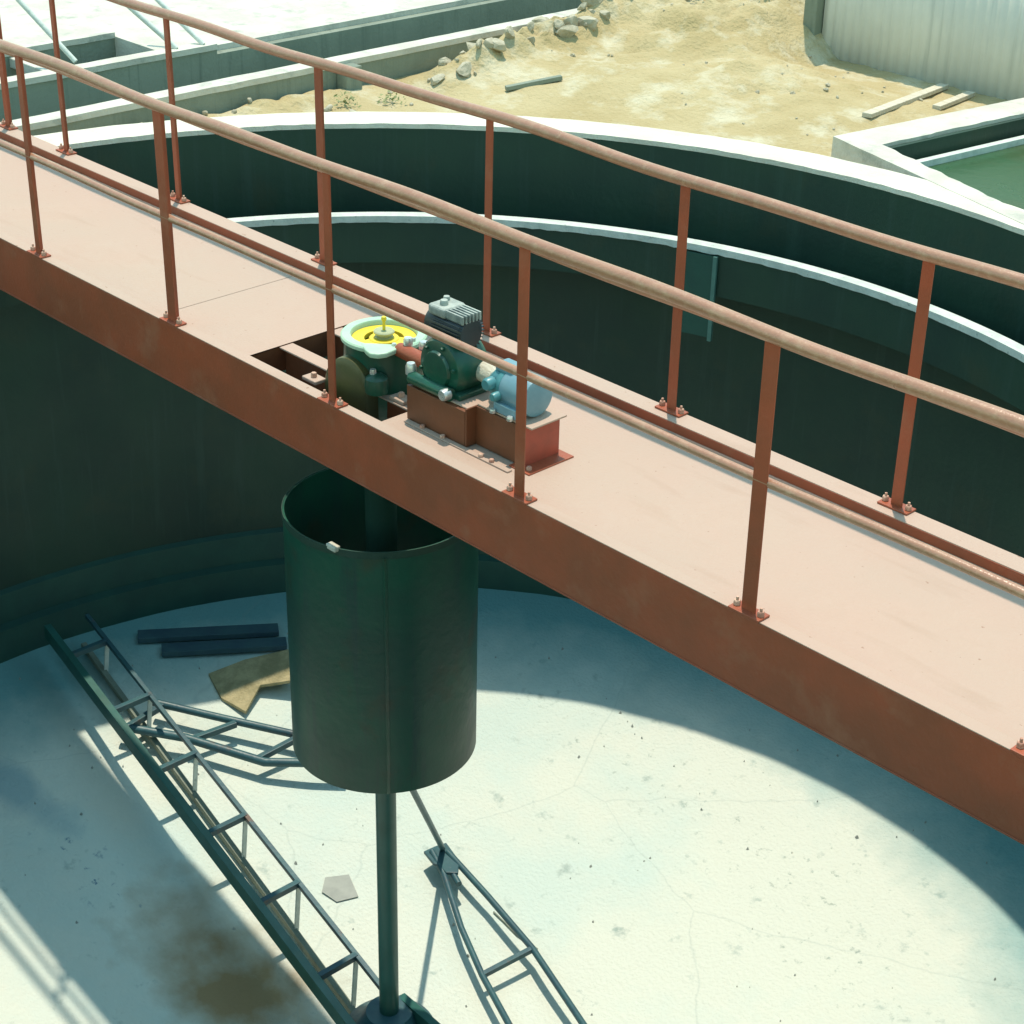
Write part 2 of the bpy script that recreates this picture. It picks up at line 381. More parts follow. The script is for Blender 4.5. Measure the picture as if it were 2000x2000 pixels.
# overflow trough inside the wall
ZL, RL = -.538, 3.592
LAU = ([(RL, ZL), (RL, ZL-.30), (RI+.005, ZL-.30), (RI+.005, ZL-.27), (RL+.035, ZL-.27), (RL+.035, ZL)])
lau = ringmesh(lambda a: LAU, 220)
place(lau.build('launder', M_wall, tank, smooth=True), tank, TL)
def lipp(a):
    j = .007*noise.noise((math.cos(a)*60, math.sin(a)*60, 0))
    return [(RL-.012, ZL-.038+j), (RL-.012, ZL+.003), (RL+.068, ZL+.003), (RL+.068, ZL-.028)]
def arcplate(a0, a1, z0, z1, r, t):
    mb = MB(); mb.lathe([(r, z0), (r, z1), (r+t, z1), (r+t, z0)], c, 6, closed=True, a0=R(a0), a1=R(a1)); return mb
place(arcplate(106.9, 109.6, -1.10, -.585, RL-.022, .008).build('wall_patch', M_foot, tank, smooth=True), tank, TL)  # lighter teal patch on the wall, added as a thin plate
place(arcplate(106.45, 106.85, -1.12, -.585, RL-.03, .02).build('wall_patch_edge', M_teal2, tank, smooth=True), tank, TL)  # paler right edge of the same patch
place(ringmesh(lipp, 480).build('launder_lip', M_lip, tank), tank, TL)

# ---------------------------------------------------------------- second tank
t2 = thing('settling_tank', (3.0, 5.0, ZG), 'straight sided tank of dark green water with a pale concrete rim beyond the round tank', 'tank')
TL2 = (3.0, 5.0, ZG)
def loop_wall(out, inn, z0, z1, sub=1):
    mb = MB(); n = len(out)
    vs = [(x, y, z) for z in (z0, z1) for x, y in out]+[(x, y, z) for z in (z0, z1) for x, y in inn]; fs = []
    for i in range(n):
        k = (i+1) % n
        fs += [(i, k, n+k, n+i), (2*n+i, 3*n+i, 3*n+k, 2*n+k), (n+i, n+k, 3*n+k, 3*n+i)]
    return mb.add(vs, fs)
def dense(poly, step=.08, amp=.010, seed=0):
    out = []
    n = len(poly)
    for i in range(n):
        a = Vector(poly[i]); b = Vector(poly[(i+1) % n]); m = 30
        nrm = Vector((-(b-a).y, (b-a).x)).normalized()
        for k in range(m):
            p = a+(b-a)*k/m
            j = amp*noise.noise((p.x*9+seed, p.y*9, 0)) if k else 0
            out.append(tuple(p+nrm*j))
    return out
place(loop_wall(dense(T2_OUT, amp=.004), dense(T2_IN, amp=.022), ZG-.1, -.052).build('rim', M_cream, t2), t2, TL2)
def scale_in(poly, k): return [(x+(5.5-x)*k, y+(4.7-y)*k) for x, y in poly]
place(loop_wall(T2_IN, scale_in(T2_IN, .012), -1.2, -.075).build('inner_wall', M_wall, t2), t2, TL2)
place(MB().prism(T2_IN, -.25, -.205).build('water_surface', M_water, t2), t2, TL2)
lw = MB().bar((2.745, 4.52, -.25), (2.94, 6.0, -.25), .05, .17)
place(lw.build('weir_wall', M_lip, t2), t2, TL2)

# ---------------------------------------------------------------- channel block (left background)
chn = thing('channel_block', (-1.1, 2.5, ZG), 'row of parallel grey green concrete channels with pale copings behind the rubble', 'channel')
TC = (-1.1, 2.5, ZG)
def cwall(xa, xb, ya, yb, ztop, m, cop=True, ext=0):
    w_ = place(MB().box(xa, xb, ya, yb, -1.3, ztop-.03).build('wall', m, chn), chn, TC)
    if cop:
        n = 90; vs = []; fs = []
        for i in range(n+1):
            y = ya+(yb-ya)*i/n; j = .012*noise.noise((xa, y*7, 0)); j2 = .012*noise.noise((xb, y*7, 9))
            vs += [(xa-.01+j, y, ztop-.04), (xa-.01+j, y, ztop), (xb+.01+j2, y, ztop), (xb+.01+j2, y, ztop-.04)]
        for i in range(n):
            for k in range(4): a = 4*i+k; b = 4*i+(k+1) % 4; fs.append((a, b, b+4, a+4))
        place(MB().add(vs, fs).build('coping', M_cream, chn), chn, TC)
cwall(-1.10, -.98, -6, 7.0, -.05, M_gwall)
cwall(-1.95, -1.85, -6, 2.75, -.03, M_gwall)
cwall(-1.95, -1.87, 2.75, 7.2, -.08, M_gwall, cop=False)
cwall(-2.80, -2.62, -6, 2.4, -.04, M_gwall)
place(MB().box(-2.62, -1.10, -6, 7.2, -.72, -.66).build('channel_bed', M_gwall, chn), chn, TC)
yard = MB().box(-30, -2.80, -30, 2.4, -.5, -.06).box(-30, -1.95, 2.4, 40, -.52, -.07).build('concrete_yard', M_cream); tag(yard, kind='structure')
for a, b in (((-2.02, 1.72, -.03), (-2.5, 1.52, .42)), ((-1.9, 2.45, -.03), (-2.3, 2.2, .34)), ((-1.88, 2.66, -.03), (-2.3, 2.5, .3))):
    place(MB().tube([a, b], .018, 10).build('prop_pipe', M_lip, chn, smooth=True), chn, TC)
place(MB().box(-.975, -.86, 3.12, 3.26, -.4, -.07).build('wall_stub', M_gwall, chn, bevel=.01), chn, TC)
for y in (1.15, 1.55):
    place(MB().box(-2.62, -1.95, y, y+.10, -.16, -.09).build('cross_beam', M_cream, chn, bevel=.006), chn, TC)

# ---------------------------------------------------------------- grey corrugated wall at the right back
gw = thing('sheet_wall', (.5, 6.62, ZG), 'grey ribbed wall behind the sand heap at the upper right', 'wall')
vs = []; fs = []; n = 900
for i in range(n+1):
    x = .52+9.0*i/n; y = 6.60+.006*math.sin(x*2*math.pi/.085)+.01*(x-.5)
    vs += [(x, y, -.5), (x, y, .95)]
for i in range(n): fs.append((2*i, 2*i+2, 2*i+3, 2*i+1))
o = MB().add(vs, fs).build('sheet', M_corr, gw, smooth=True); place(o, gw, (.5, 6.62, ZG))
sm = o.modifiers.new('solid', 'SOLIDIFY'); sm.thickness = .02
place(MB().box(.40, .515, 6.5, 6.72, -.6, .97).build('corner_post', M_gwall, gw, bevel=.006), gw, (.5, 6.62, ZG))
place(MB().box(.40, 9.5, 6.665, 6.78, -.6, .93).build('backing_wall', M_gwall, gw), gw, (.5, 6.62, ZG))

# ================================================================ BRIDGE
W2 = .4709
BX0, BX1 = -.86, 7.62
br = thing('walkway_bridge', (XC, 0, -.26), 'long red oxide steel walkway spanning the round tank with a dusty pink deck', 'walkway')
BL = (XC, 0, -.26)
def channel_beam(y_out, s, fl, ztop):
    # s=+1: web on the +y side of the bridge
    t = .008; mb = MB()
    mb.box(BX0, BX1, min(y_out, y_out-s*t), max(y_out, y_out-s*t), -.262, ztop-t)
    mb.box(BX0, BX1, min(y_out+s*.002, y_out-s*fl), max(y_out+s*.002, y_out-s*fl), ztop-t, ztop)
    mb.box(BX0, BX1, min(y_out+s*.002, y_out-s*fl), max(y_out+s*.002, y_out-s*fl), -.27, -.262)
    mb.box(BX0, BX1, min(y_out-s*(fl-.012), y_out-s*fl), max(y_out-s*(fl-.012), y_out-s*fl), -.03, ztop-t)
    return mb
place(channel_beam(-W2-.02, -1, .055, .018).build('beam', M_oxide, br, bevel=.002), br, BL)
place(channel_beam(W2+.02, 1, .095, .038).build('beam', M_oxide, br, bevel=.002), br, BL)
# pale top faces of the flanges, given the deck colour
place(MB().box(BX0, BX1, -W2-.021, -W2+.034, .0185, .0215).build('flange_strip', M_deck, br), br, BL)
place(MB().box(BX0, BX1, W2-.073, W2+.021, .0385, .0415).build('flange_strip', M_deck, br), br, BL)
# deck plates with the drive opening
OX0, OX1, OY0, OY1 = 2.86, 3.74, -.43, .20
YD0, YD1 = -W2+.034, W2-.076
def deck(mb_list, nm='deck_plate'):
    for a in mb_list:
        place(a.build(nm, M_deck, br, bevel=.0015), br, BL)
deck([MB().box(BX0, 2.218, YD0, YD1, -.008, 0),
      MB().box(2.222, OX0, YD0, YD1, -.008, 0).box(OX0, OX1, YD0, OY0, -.008, 0).box(OX0, OX1, OY1, YD1, -.008, 0).box(OX1, BX1, YD0, YD1, -.008, 0)])
# folded edges of the opening and stringers below the drive
mb = MB().box(OX0-.006, OX0, OY0, OY1, -.12, -.001).box(OX1, OX1+.006, OY0, OY1, -.12, -.001).box(OX0, OX1, OY0-.006, OY0, -.12, -.001).box(OX0, OX1, OY1, OY1+.006, -.12, -.001)
place(mb.build('opening_edge', M_oxide_shade, br), br, BL)
for y in (-.215, .06):
    place(MB().box(OX0+.002, OX1+.0, y-.036, y+.036, -.012, -.004).build('stringer', M_deck, br, bevel=.002), br, BL)
    place(MB().box(OX0+.002, OX1, y-.006, y+.006, -.15, -.0125).build('stringer_web', M_oxide_shade, br), br, BL)
for x in (-.3, .7, 1.7, 2.7, 3.95, 4.9, 5.9, 6.9):
    place(MB().box(x-.03, x+.03, -W2+.0, W2-.02, -.12, -.112).box(x-.004, x+.004, -W2, W2-.02, -.112, -.01).build('cross_member', M_oxide, br), br, BL)
# long welded edge line of the near deck angle
place(MB().box(BX0, BX1, YD0+.024, YD0+.0265, .0, .002).build('weld_seam', M_cloth, br), br, BL)

# ---------------------------------------------------------------- guardrails
NEAR = [-.55, .12, 1.2412, 2.3787, 3.5081, 4.5962, 5.6769, 6.745, 7.45]
FAR = [-.70, -.0627, 1.0406, 2.259, 3.4027, 4.4907, 5.5813, 6.62, 7.45]
WIDE_N = {2: .040, 3: .062, 4: .038, 5: .050, 6: .058}
WIDE_F = {1: .034, 2: .036, 3: .052, 4: .042, 5: .046, 6: .048}
def guardrail(y, xs, s, label, wide, ztop, skip=()):
    gr = thing('guardrail', (XC, y, ztop), label, 'guardrail'); GL = (XC, y, ztop)
    def sag(x, ph): return .006*math.sin(x*2.1+ph) + .004*math.sin(x*5.3+ph)
    pts = [(BX0+(BX1-BX0)*i/90, y+.004*math.sin(i*.31), 1.0+sag(BX0+(BX1-BX0)*i/90, s)) for i in range(91)]
    place(MB().tube(pts, .0245, 16).build('top_rail', M_rail, gr, smooth=True), gr, GL)
    pts = [(BX0+(BX1-BX0)*i/90, y-s*.012, .505+.5*sag(BX0+(BX1-BX0)*i/90, s+1)) for i in range(91)]
    place(MB().tube(pts, .0165, 12).build('mid_rail', M_rail, gr, smooth=True), gr, GL)
    for i, x in enumerate(xs):
        wd = wide.get(i, .045); t = .006; lean = random.uniform(-.006, .006)
        # angle-iron post: one flat leg across, one leg back
        mb = MB()
        def leg(x0, x1, y0, y1):
            z0, z1 = ztop+.001, .985
            mb.add([(x0, y0, z0), (x1, y0, z0), (x1, y1, z0), (x0, y1, z0), (x0+lean, y0, z1), (x1+lean, y0, z1), (x1+lean, y1, z1), (x0+lean, y1, z1)],
                   [(0, 3, 2, 1), (4, 5, 6, 7), (0, 1, 5, 4), (1, 2, 6, 5), (2, 3, 7, 6), (3, 0, 4, 7)])
        ya, yb = (y-.004, y+t-.004)
        leg(x-wd/2, x+wd/2, ya, yb)
        leg(x-wd/2, x-wd/2+t, yb, yb+wd*.8)
        place(mb.build('post', M_oxide, gr, bevel=.0015), gr, GL)
        p = place(MB().box(x-.065, x+.065, y-.030, y+.030, ztop, ztop+.008).build('base_plate', M_oxide, gr, bevel=.002), gr, GL)
        for dx in (-.05, .05):
            bm = MB()
            bm.lathe([(0, ztop+.026), (.011, ztop+.026), (.013, ztop+.022), (.013, ztop+.009), (0, ztop+.009)], (x+dx, y, 0), 6)
            bm.lathe([(0, ztop+.038), (.005, ztop+.038), (.005, ztop+.02)], (x+dx, y, 0), 8)
            place(bm.build('bolt', M_rustbolt, gr), gr, GL)
    return gr
guardrail(-W2, NEAR, -1, 'red brown pipe guardrail on angle posts along the camera side of the walkway', WIDE_N, .0225)
guardrail(W2, FAR, 1, 'red brown pipe guardrail along the far side of the walkway, behind the motors', WIDE_F, .0425)

# ================================================================ DRIVE
GX, GY = 3.415, -.12
dr = thing('gear_drive', (GX, GY, 0), 'round green gear housing with yellow wheel and mint green rim in the deck opening', 'gear drive'); DL = (GX, GY, 0)
P = lambda o: place(o, dr, DL)
P(MB().lathe([(.137, .155), (.137, .19), (.166, .185), (.172, .02), (.166, -.20), (.120, -.26), (0, -.26), (0, .155), (.137, .155)], (GX, GY, 0), 56).build('housing', M_green, dr, smooth=True))
P(MB().lathe([(.136, .172), (.136, .196), (.140, .203), (.174, .203), (.180, .197), (.180, .184), (.174, .180), (.136, .172)], (GX, GY, 0), 64).build('mounting_flange', M_mint, dr, smooth=True))
# tongue of the flange towards the camera
a = math.atan2(-.75, .66)
tg = []
for k, (rr, da) in enumerate([(.15, -.55), (.205, -.22), (.232, -.10), (.238, .05), (.225, .20), (.19, .42), (.15, .62), (.13, .3), (.13, -.3)]):
    tg.append((GX+rr*math.cos(a+da), GY+rr*math.sin(a+da)))
P(MB().prism(tg, .183, .2055).build('flange_tongue', M_mint, dr, bevel=.006))
# yellow wheel with spokes
mb = MB().lathe([(.082, .160), (.082, .181), (.1355, .181), (.1355, .160)], (GX, GY, 0), 56, closed=True)
for k in range(3):
    b = .5+k*2*math.pi/3
    mb.bar((GX+.035*math.cos(b), GY+.035*math.sin(b), .1680), (GX+.095*math.cos(b), GY+.095*math.sin(b), .1680), .072, .018)
mb.lathe([(0, .181), (.060, .181), (.063, .178), (.063, .15), (0, .15)], (GX, GY, 0), 40)
P(mb.build('gear_wheel', M_yellow, dr, smooth=True, bevel=.002))
P(MB().lathe([(.036, .181), (.038, .186), (.028, .190), (.028, .198), (.042, .201), (.044, .208), (.040, .212), (0, .214)], (GX, GY, 0), 36).build('bearing_cap', M_cap, dr, smooth=True))
P(MB().tube([(GX, GY, .21), (GX, GY, .255)], .0065, 12).lathe([(0, .275), (.009, .272), (.012, .263), (.009, .254), (0, .250)], (GX, GY, 0), 16).build('grease_nipple', M_yellow, dr, smooth=True))
# arched cover bulging to the camera
def arch(mb, cx, cz, w_, zb, y0_, y1_, ux, uy):
    pts = [(-w_, zb)]+[(-w_*math.cos(t*math.pi/14), cz+w_*1.15*math.sin(t*math.pi/14)) for t in range(15)]+[(w_, zb)]
    n = len(pts); vs = []
    for d_, sc in ((y0_, 1.0), (y1_-.012, 1.0), (y1_, .93)):
        for (s_, z) in pts:
            vs.append((cx+ux*s_*sc+uy*d_, GY+uy*s_*sc-ux*d_, zb+(z-zb)*(sc if z > zb else 1)))
    fs = []
    for r_ in range(2):
        for k in range(n-1): fs.append((r_*n+k, r_*n+k+1, (r_+1)*n+k+1, (r_+1)*n+k))
    fs += [tuple(range(n)), tuple(range(2*n, 3*n))[::-1]]
    return mb.add(vs, fs)
P(arch(MB(), GX-.035, .0, .122, -.26, .04, .215, .985, .17).build('arched_cover', M_olive, dr, smooth=True))
P(MB().lathe([(0, .03), (.030, .026), (.046, .012), (.050, -.02), (.046, -.05)], (GX+.135, GY-.155, .075), 26, axis='z').build('oil_filler', M_green, dr, smooth=True))
P(MB().lathe([(0, .012), (.012, .010), (.014, 0), (.014, -.02)], (GX+.12, GY-.16, .112), 14).build('filler_plug', M_bolt, dr, smooth=True))
for k in range(10):
    b = k*2*math.pi/10+.2; x = GX+.153*math.cos(b); y = GY+.153*math.sin(b)
    if k not in (0, 2, 9): continue
    P(MB().lathe([(0, .216), (.009, .215), (.0105, .211), (.0105, .203)], (x, y, 0), 6).build('bolt', M_mint if k % 3 else M_bolt, dr))
for (x, y) in ((GX-.20, -.20), (GX-.17, -.36), (GX+.22, -.215), (GX-.12, .06)):
    P(MB().box(x-.045, x+.045, y-.03, y+.03, -.003, .014).build('foot_lug', M_deck, dr, bevel=.004))
    P(MB().lathe([(0, .036), (.011, .034), (.013, .029), (.013, .014)], (x, y, 0), 6).build('bolt', M_rustbolt, dr, smooth=True))

# mounting frame
mf = thing('mounting_frame', (4.1, -.22, 0), 'red oxide steel box frame on the deck carrying the reducer and blue motor', 'frame'); ML = (4.1, -.22, 0)
P = lambda o: place(o, mf, ML)
P(MB().box(3.79, 4.13, -.318, -.310, .004, .152).box(3.79, 4.13, -.310, -.27, .144, .152).box(3.79, 3.798, -.310, -.03, .004, .144).box(3.79, 4.13, -.03, -.022, .004, .152).box(3.798, 4.13, -.10, -.030, .144, .152).build('front_channel', M_oxide_shade, mf, bevel=.002))
P(MB().box(4.132, 4.14, -.318, -.03, .004, .165).box(4.14, 4.40, -.268, -.260, .004, .165).box(4.14, 4.40, -.260, -.20, .157, .165).box(4.14, 4.40, -.09, -.082, .004, .165).box(4.14, 4.40, -.14, -.09, .157, .165).build('rear_channel', M_oxide_shade, mf, bevel=.002))
P(MB().box(4.402, 4.41, -.270, -.082, .004, .165).build('end_plate', M_red_bounce, mf, bevel=.002))
P(MB().box(3.80, 4.13, -.30, -.032, .153, .160).build('top_plate', M_deck, mf, bevel=.002))
P(MB().box(4.14, 4.44, -.262, -.075, .166, .174).build('motor_plate', M_deck, mf, bevel=.002))
P(MB().box(4.36, 4.47, -.30, -.06, .0, .006).build('base_plate', M_oxide, mf, bevel=.001))
P(MB().box(3.80, 4.40, -.345, -.32, .0, .007).build('foot_flange', M_deck, mf, bevel=.002))
for x, y in ((4.24, -.333), (4.30, -.333), (4.44, -.27), (3.9, -.333), (4.02, -.333)):
    P(MB().lathe([(0, .020), (.009, .019), (.011, .015), (.011, .006)], (x, y, 0), 6).build('bolt', M_rustbolt, mf))

# worm reducer
wr = thing('worm_reducer', (3.97, -.18, .16), 'dark green round worm reducer between the yellow gear and the blue motor', 'reducer'); WL = (3.97, -.18, .16)
P = lambda o: place(o, wr, WL)
cx, cy, cz = 3.935, -.20, .257
P(MB().lathe([(0, -.085), (.085, -.083), (.110, -.075), (.122, -.055), (.124, .06), (.110, .085), (0, .09)], (cx, cy, cz), 48, axis='y').build('casing', M_green, wr, smooth=True))
P(MB().lathe([(.060, -.100), (.070, -.098), (.075, -.085)], (cx, cy, cz), 36, axis='y').lathe([(0, -.1005), (.060, -.100)], (cx, cy, cz), 36, axis='y').build('side_cover', M_green, wr, smooth=True))
for k in range(6):
    b = k*math.pi/3+.3
    P(MB().lathe([(0, -.095), (.007, -.094), (.0085, -.088), (.0085, -.08)], (cx+.095*math.sin(b), cy, cz+.095*math.cos(b)), 6, axis='y').build('bolt', M_green, wr))
P(MB().box(cx-.12, cx+.13, cy-.085, cy+.085, .160, .185).build('foot', M_green, wr, bevel=.006))
P(MB().tube([(cx-.13, cy-.105, .185), (cx+.10, cy-.105, .185)], .026, 18).build('worm_tube', M_green, wr, smooth=True))
P(MB().lathe([(0, .03), (.016, .026), (.022, .012), (.022, -.02)], (cx-.14, cy-.10, .215), 18).build('breather_cap', M_bolt, wr, smooth=True))
P(MB().lathe([(0, -.005), (.020, -.004), (.024, .004), (.024, .03)], (cx+.085, cy-.135, .187), 18, axis='y').build('oil_gauge', M_bolt, wr, smooth=True))
P(MB().tube([(GX+.16, -.17, .19), (cx-.13, -.19, .20)], [.03, .034], 18).build('output_shaft', M_oxide, wr, smooth=True))
for x in (GX+.20, GX+.27): P(MB().lathe([(0, .03), (.016, .028), (.021, .015), (.018, -.01)], (x, -.16+(x-GX-.2)*.3, .225), 12).build('shaft_bolt', M_bolt, wr, smooth=True))
P(MB().tube([(cx+.10, -.15, .25), (cx+.165, -.16, .25), (cx+.20, -.165, .25)], [.042, .040, .030], 20).build('coupling', M_plank, wr, smooth=True))
# black finned motor on top
bmx = thing('black_motor', (3.94, -.16, .40), 'black finned electric motor with dusty pale top, above the dark green reducer', 'motor'); KL = (3.94, -.16, .40)
P = lambda o: place(o, bmx, KL)
mx, my, mz = 3.93, -.20, .408
mb = MB().lathe([(0, -.115), (.045, -.114), (.058, -.105), (.062, -.09), (.060, .085), (.055, .105), (0, .112)], (mx, my, mz), 40, axis='x')
P(mb.build('body', M_black, bmx, smooth=True))
mb = MB()
for k in range(30):
    b = 2*math.pi*k/30
    y_, z_ = math.cos(b), math.sin(b)
    if z_ > .8: continue
    mb.bar((mx-.055, my+y_*.060, mz+z_*.060), (mx+.10, my+y_*.060, mz+z_*.060), .0035, .026, (0, y_, z_))
P(mb.build('cooling_fins', M_black, bmx))
mb = MB()
for k in range(6):
    y = my-.045+.018*k; mb.box(mx-.04, mx+.108, y-.004, y+.004, mz+.05, mz+.084)
P(mb.build('top_ribs', M_dusty, bmx, bevel=.0015))
P(MB().box(mx-.085, mx+.015, my-.058, my+.056, mz+.046, mz+.089).build('terminal_box', M_dusty, bmx, bevel=.012, seg=3))
P(MB().lathe([(0, .02), (.014, .018), (.017, .008), (.017, -.01)], (mx-.03, my-.02, mz+.09), 12).lathe([(0, .016), (.012, .014), (.014, .006), (.014, -.01)], (mx-.06, my+.02, mz+.09), 12).build('cable_gland', M_dusty, bmx, smooth=True))
P(MB().tube([(mx, my, .34), (mx, my, .36)], .06, 30).box(mx-.08, mx+.08, my-.07, my+.07, .330, .342).build('flange', M_green, bmx, smooth=True, bevel=.002))

# blue motor
bl = thing('blue_motor', (4.30, -.17, .174), 'light blue cylindrical electric motor at the right end of the red frame', 'motor'); QL = (4.30, -.17, .174)
P = lambda o: place(o, bl, QL)
mx, my, mz = 4.30, -.175, .255
P(MB().lathe([(0, -.06), (.074, -.058), (.078, -.05), (.080, .070), (.076, .082), (.06, .088), (0, .09)], (mx, my, mz), 48, axis='x').build('fan_cowl', M_blue, bl, smooth=True))
P(MB().lathe([(0, -.165), (.026, -.163), (.036, -.15), (.045, -.135), (.066, -.12), (.073, -.105), (.069, -.09), (.075, -.078), (.075, -.058), (0, -.057)], (mx, my, mz), 40, axis='x').build('end_bell', M_teal, bl, smooth=True))
P(MB().box(mx-.115, mx-.02, my-.04, my+.03, mz+.06, mz+.094).build('terminal_box', M_blue, bl, bevel=.008))
P(MB().lathe([(0, -.02), (.02, -.019), (.026, -.01), (.026, .02)], (mx-.10, my-.085, mz+.02), 16, axis='y').lathe([(0, -.02), (.014, -.019), (.018, -.01), (.018, .02)], (mx-.055, my-.09, mz-.015), 16, axis='y').build('boss', M_teal, bl, smooth=True))
for y in (-.07, .05):
    P(MB().box(mx-.07, mx+.05, my+y-.018, my+y+.022, .175, .215).build('foot', M_blue, bl, bevel=.004))
P(MB().lathe([(0, .017), (.011, .016), (.013, .010), (.013, 0)], (mx+.035, my-.10, .175), 8).lathe([(0, .017), (.011, .016), (.013, .010), (.013, 0)], (mx-.06, my-.10, .175), 8).build('bolt', M_bolt, bl))

# ================================================================ FEEDWELL
fwl = thing('feedwell', (XC, YC, -1.9), 'dark green open steel cylinder hanging under the middle of the walkway', 'feedwell'); FL = (XC, YC, -1.9)
P = lambda o: place(o, fwl, FL)
P(MB().lathe([(.430, -.635), (.430, -1.879), (.422, -1.879), (.422, -.635)], c, 96, closed=True).build('shell', M_well, fwl, smooth=True))
P(MB().lathe([(.4302, -.632), (.434, -.632), (.434, -.665), (.4302, -.665)], c, 96, closed=True).build('top_band', M_wall, fwl, smooth=True))
va = math.atan2(CAM.y-YC, CAM.x-XC)
P(MB().bar((XC+.4345*math.cos(va+.03), YC+.4345*math.sin(va+.03), -.66), (XC+.4345*math.cos(va+.03), YC+.4345*math.sin(va+.03), -1.875), .014, .008).build('seam', M_well, fwl))
for k in (1, 2):
    b = va-.62-.0+k*math.pi/2; x = XC+.41*math.cos(b); y = YC+.41*math.sin(b); yy = max(-.40, min(.40, y))
    P(MB().bar((x, y, -.70), (x, yy, -.262), .03, .006, (math.cos(b), math.sin(b), 0))  .build('hanger', M_wall, fwl))
P(MB().box(XC+.43*math.cos(va-.5)-.03, XC+.43*math.cos(va-.5)+.03, YC+.43*math.sin(va-.5)-.012, YC+.43*math.sin(va-.5)+.02, -.645, -.622).build('lug', M_plank, fwl, bevel=.004))

# ================================================================ SCRAPER
sc = thing('sludge_scraper', (XC, YC, ZC), 'dark blue green shaft with ladder-like truss arms sweeping the pale tank floor', 'scraper'); SL = (XC, YC, ZC)
P = lambda o: place(o, sc, SL)
P(MB().tube([(XC, YC, -.9), (XC, YC, ZC+.02)], .050, 32).build('shaft', M_shaft, sc, smooth=True))
P(MB().tube([(XC, YC, -.2), (XC, YC, -1.0)], .07, 32).build('shade_sleeve', M_wall, sc, smooth=True))  # dark sleeve added over the shaft, painting the shade inside the drum
P(MB().lathe([(.0, ZC+.44), (.12, ZC+.43), (.17, ZC+.34), (.24, ZC+.30), (.22, ZC+.10), (.30, ZC+.07), (.30, ZC-.02)], c, 40).build('hub', M_steel, sc, smooth=True))
def lerp(a, b, t): return tuple(a[i]+(b[i]-a[i])*t for i in range(3))
def floorz(x, y): return ZC+(ZF-ZC)*math.hypot(x-XC, y-YC)/RF
def truss(name, tA, tB, wdir, wid, nb, lab=None, rt=.014, thick=.034, nosc=False):
    """two top chords and one bottom chord riding just above the floor"""
    A0, A1 = Vector(tA), Vector(tB); wv = Vector(wdir).normalized()*wid
    B0, B1 = A0+wv, A1+wv
    arm = MB().bar(A0, A1, rt*2, rt*2.2)
    root = P(arm.build(name, M_steel, sc, bevel=.003))
    def sub(mb, nm, m=M_steel):
        o = mb.build(nm, m, None, bevel=.002); o.parent = root; o.location = Vector(o.location); return o
    def L0(o): return o
    ex = (B0-B1).normalized()*.30
    sub(MB().bar(B0+ex, B1, .045, .10), 'side_chord', M_shaft)
    lo0 = A0+wv*.16; lo1 = A1+wv*.16
    def low(t):
        q = lo0+(lo1-lo0)*t; return Vector((q.x, q.y, floorz(q.x, q.y)+.045))
    lc = MB(); k = 12
    for i in range(k): lc.bar(low(i/k), low((i+1)/k), .035, .04)
    sub(lc, 'bottom_chord', M_gwall)
    for i in range(nb):
        t = (i+.5)/nb
        a_ = A0+(A1-A0)*t; b_ = B0+(B1-B0)*t
        sub(MB().bar(a_, b_, .034, .036), 'rung')
        l = low(t); l = Vector((a_.x, a_.y-.03, l.z))
        sub(MB().bar(a_-Vector((0, 0, .01)), l, .030, .010), 'upright', M_lip)
    return root
# left arm: from the hub outwards under the walkway
truss('rake_arm', (3.25, -.03, -3.595), (-.32, .43, -3.10), (-.02, -1, 0), .285, 6)
# opposite arm, towards the camera side, mostly outside the frame
truss('rake_arm', (3.60, -.30, -3.60), (7.05, -.72, -3.12), (.02, 1, 0), .285, 6)
# curved tie frame between the arms (ladder of two rails)
up_ = [(.462, .402, -3.37), (.828, .664, -3.424), (1.205, .927, -3.47), (1.50, 1.16, -3.495)]
lo_ = [(.519, .112, -3.387), (.833, .382, -3.437), (1.288, .647, -3.504), (1.492, .855, -3.50), (1.633, 1.0, -3.532)]
tf = P(MB().tube(up_, .026, 10).tube(lo_, .029, 10).build('tie_frame', M_steel, sc, smooth=True))
for pa, pb_ in (((.863, .37, -3.445), (.92, .70, -3.435)), ((.56, .146, -3.39), (.52, .43, -3.378)), ((1.239, .61, -3.50), (1.26, .90, -3.47)), ((1.60, .99, -3.53), (1.48, 1.16, -3.495))):
    o = MB().bar(pa, pb_, .036, .04).build('tie_rung', M_steel, None, bevel=.004); o.parent = tf
P(MB().prism([(2.44, .93), (2.45, 1.015), (2.469, 1.081), (2.64, 1.03), (2.72, .95), (2.67, .90), (2.60, .915), (2.56, .90)], -3.675, -3.655).build('gusset', M_steel, sc, bevel=.004))
R1 = [(2.54, 1.03, -3.655), (2.948, .97, -3.694), (3.414, .878, -3.723), (4.006, .67, -3.718), (4.599, .434, -3.655), (5.6, 0, -3.45)]
R2 = [(2.474, .965, -3.655), (2.656, .899, -3.68), (3.006, .715, -3.74), (3.336, .572, -3.779), (3.695, .432, -3.786), (4.244, .202, -3.73), (5.3, -.3, -3.55)]
fr = P(MB().tube(R1, .019, 10).tube(R2, .019, 10).build('side_frame', M_steel, sc, smooth=True))
for pa, pb_ in ((R1[2], R2[3]), (lerp(R1[3], R1[4], .6), lerp(R2[4], R2[5], .6))):
    o = MB().bar(pa, pb_, .030, .030).build('frame_rung', M_steel, None, bevel=.003); o.parent = fr
P(MB().tube([(2.652, .951, -3.672), (2.768, .913, -3.689)], .019, 10).build('pin', M_steel, sc, smooth=True))
P(MB().tube([(XC+.06, YC+.05, -1.95), (XC+.0, YC+.10, -2.1), (2.51, 1.016, -3.64)], [.024, .017, .017], 10).build('tie_rod', M_steel, sc, smooth=True))

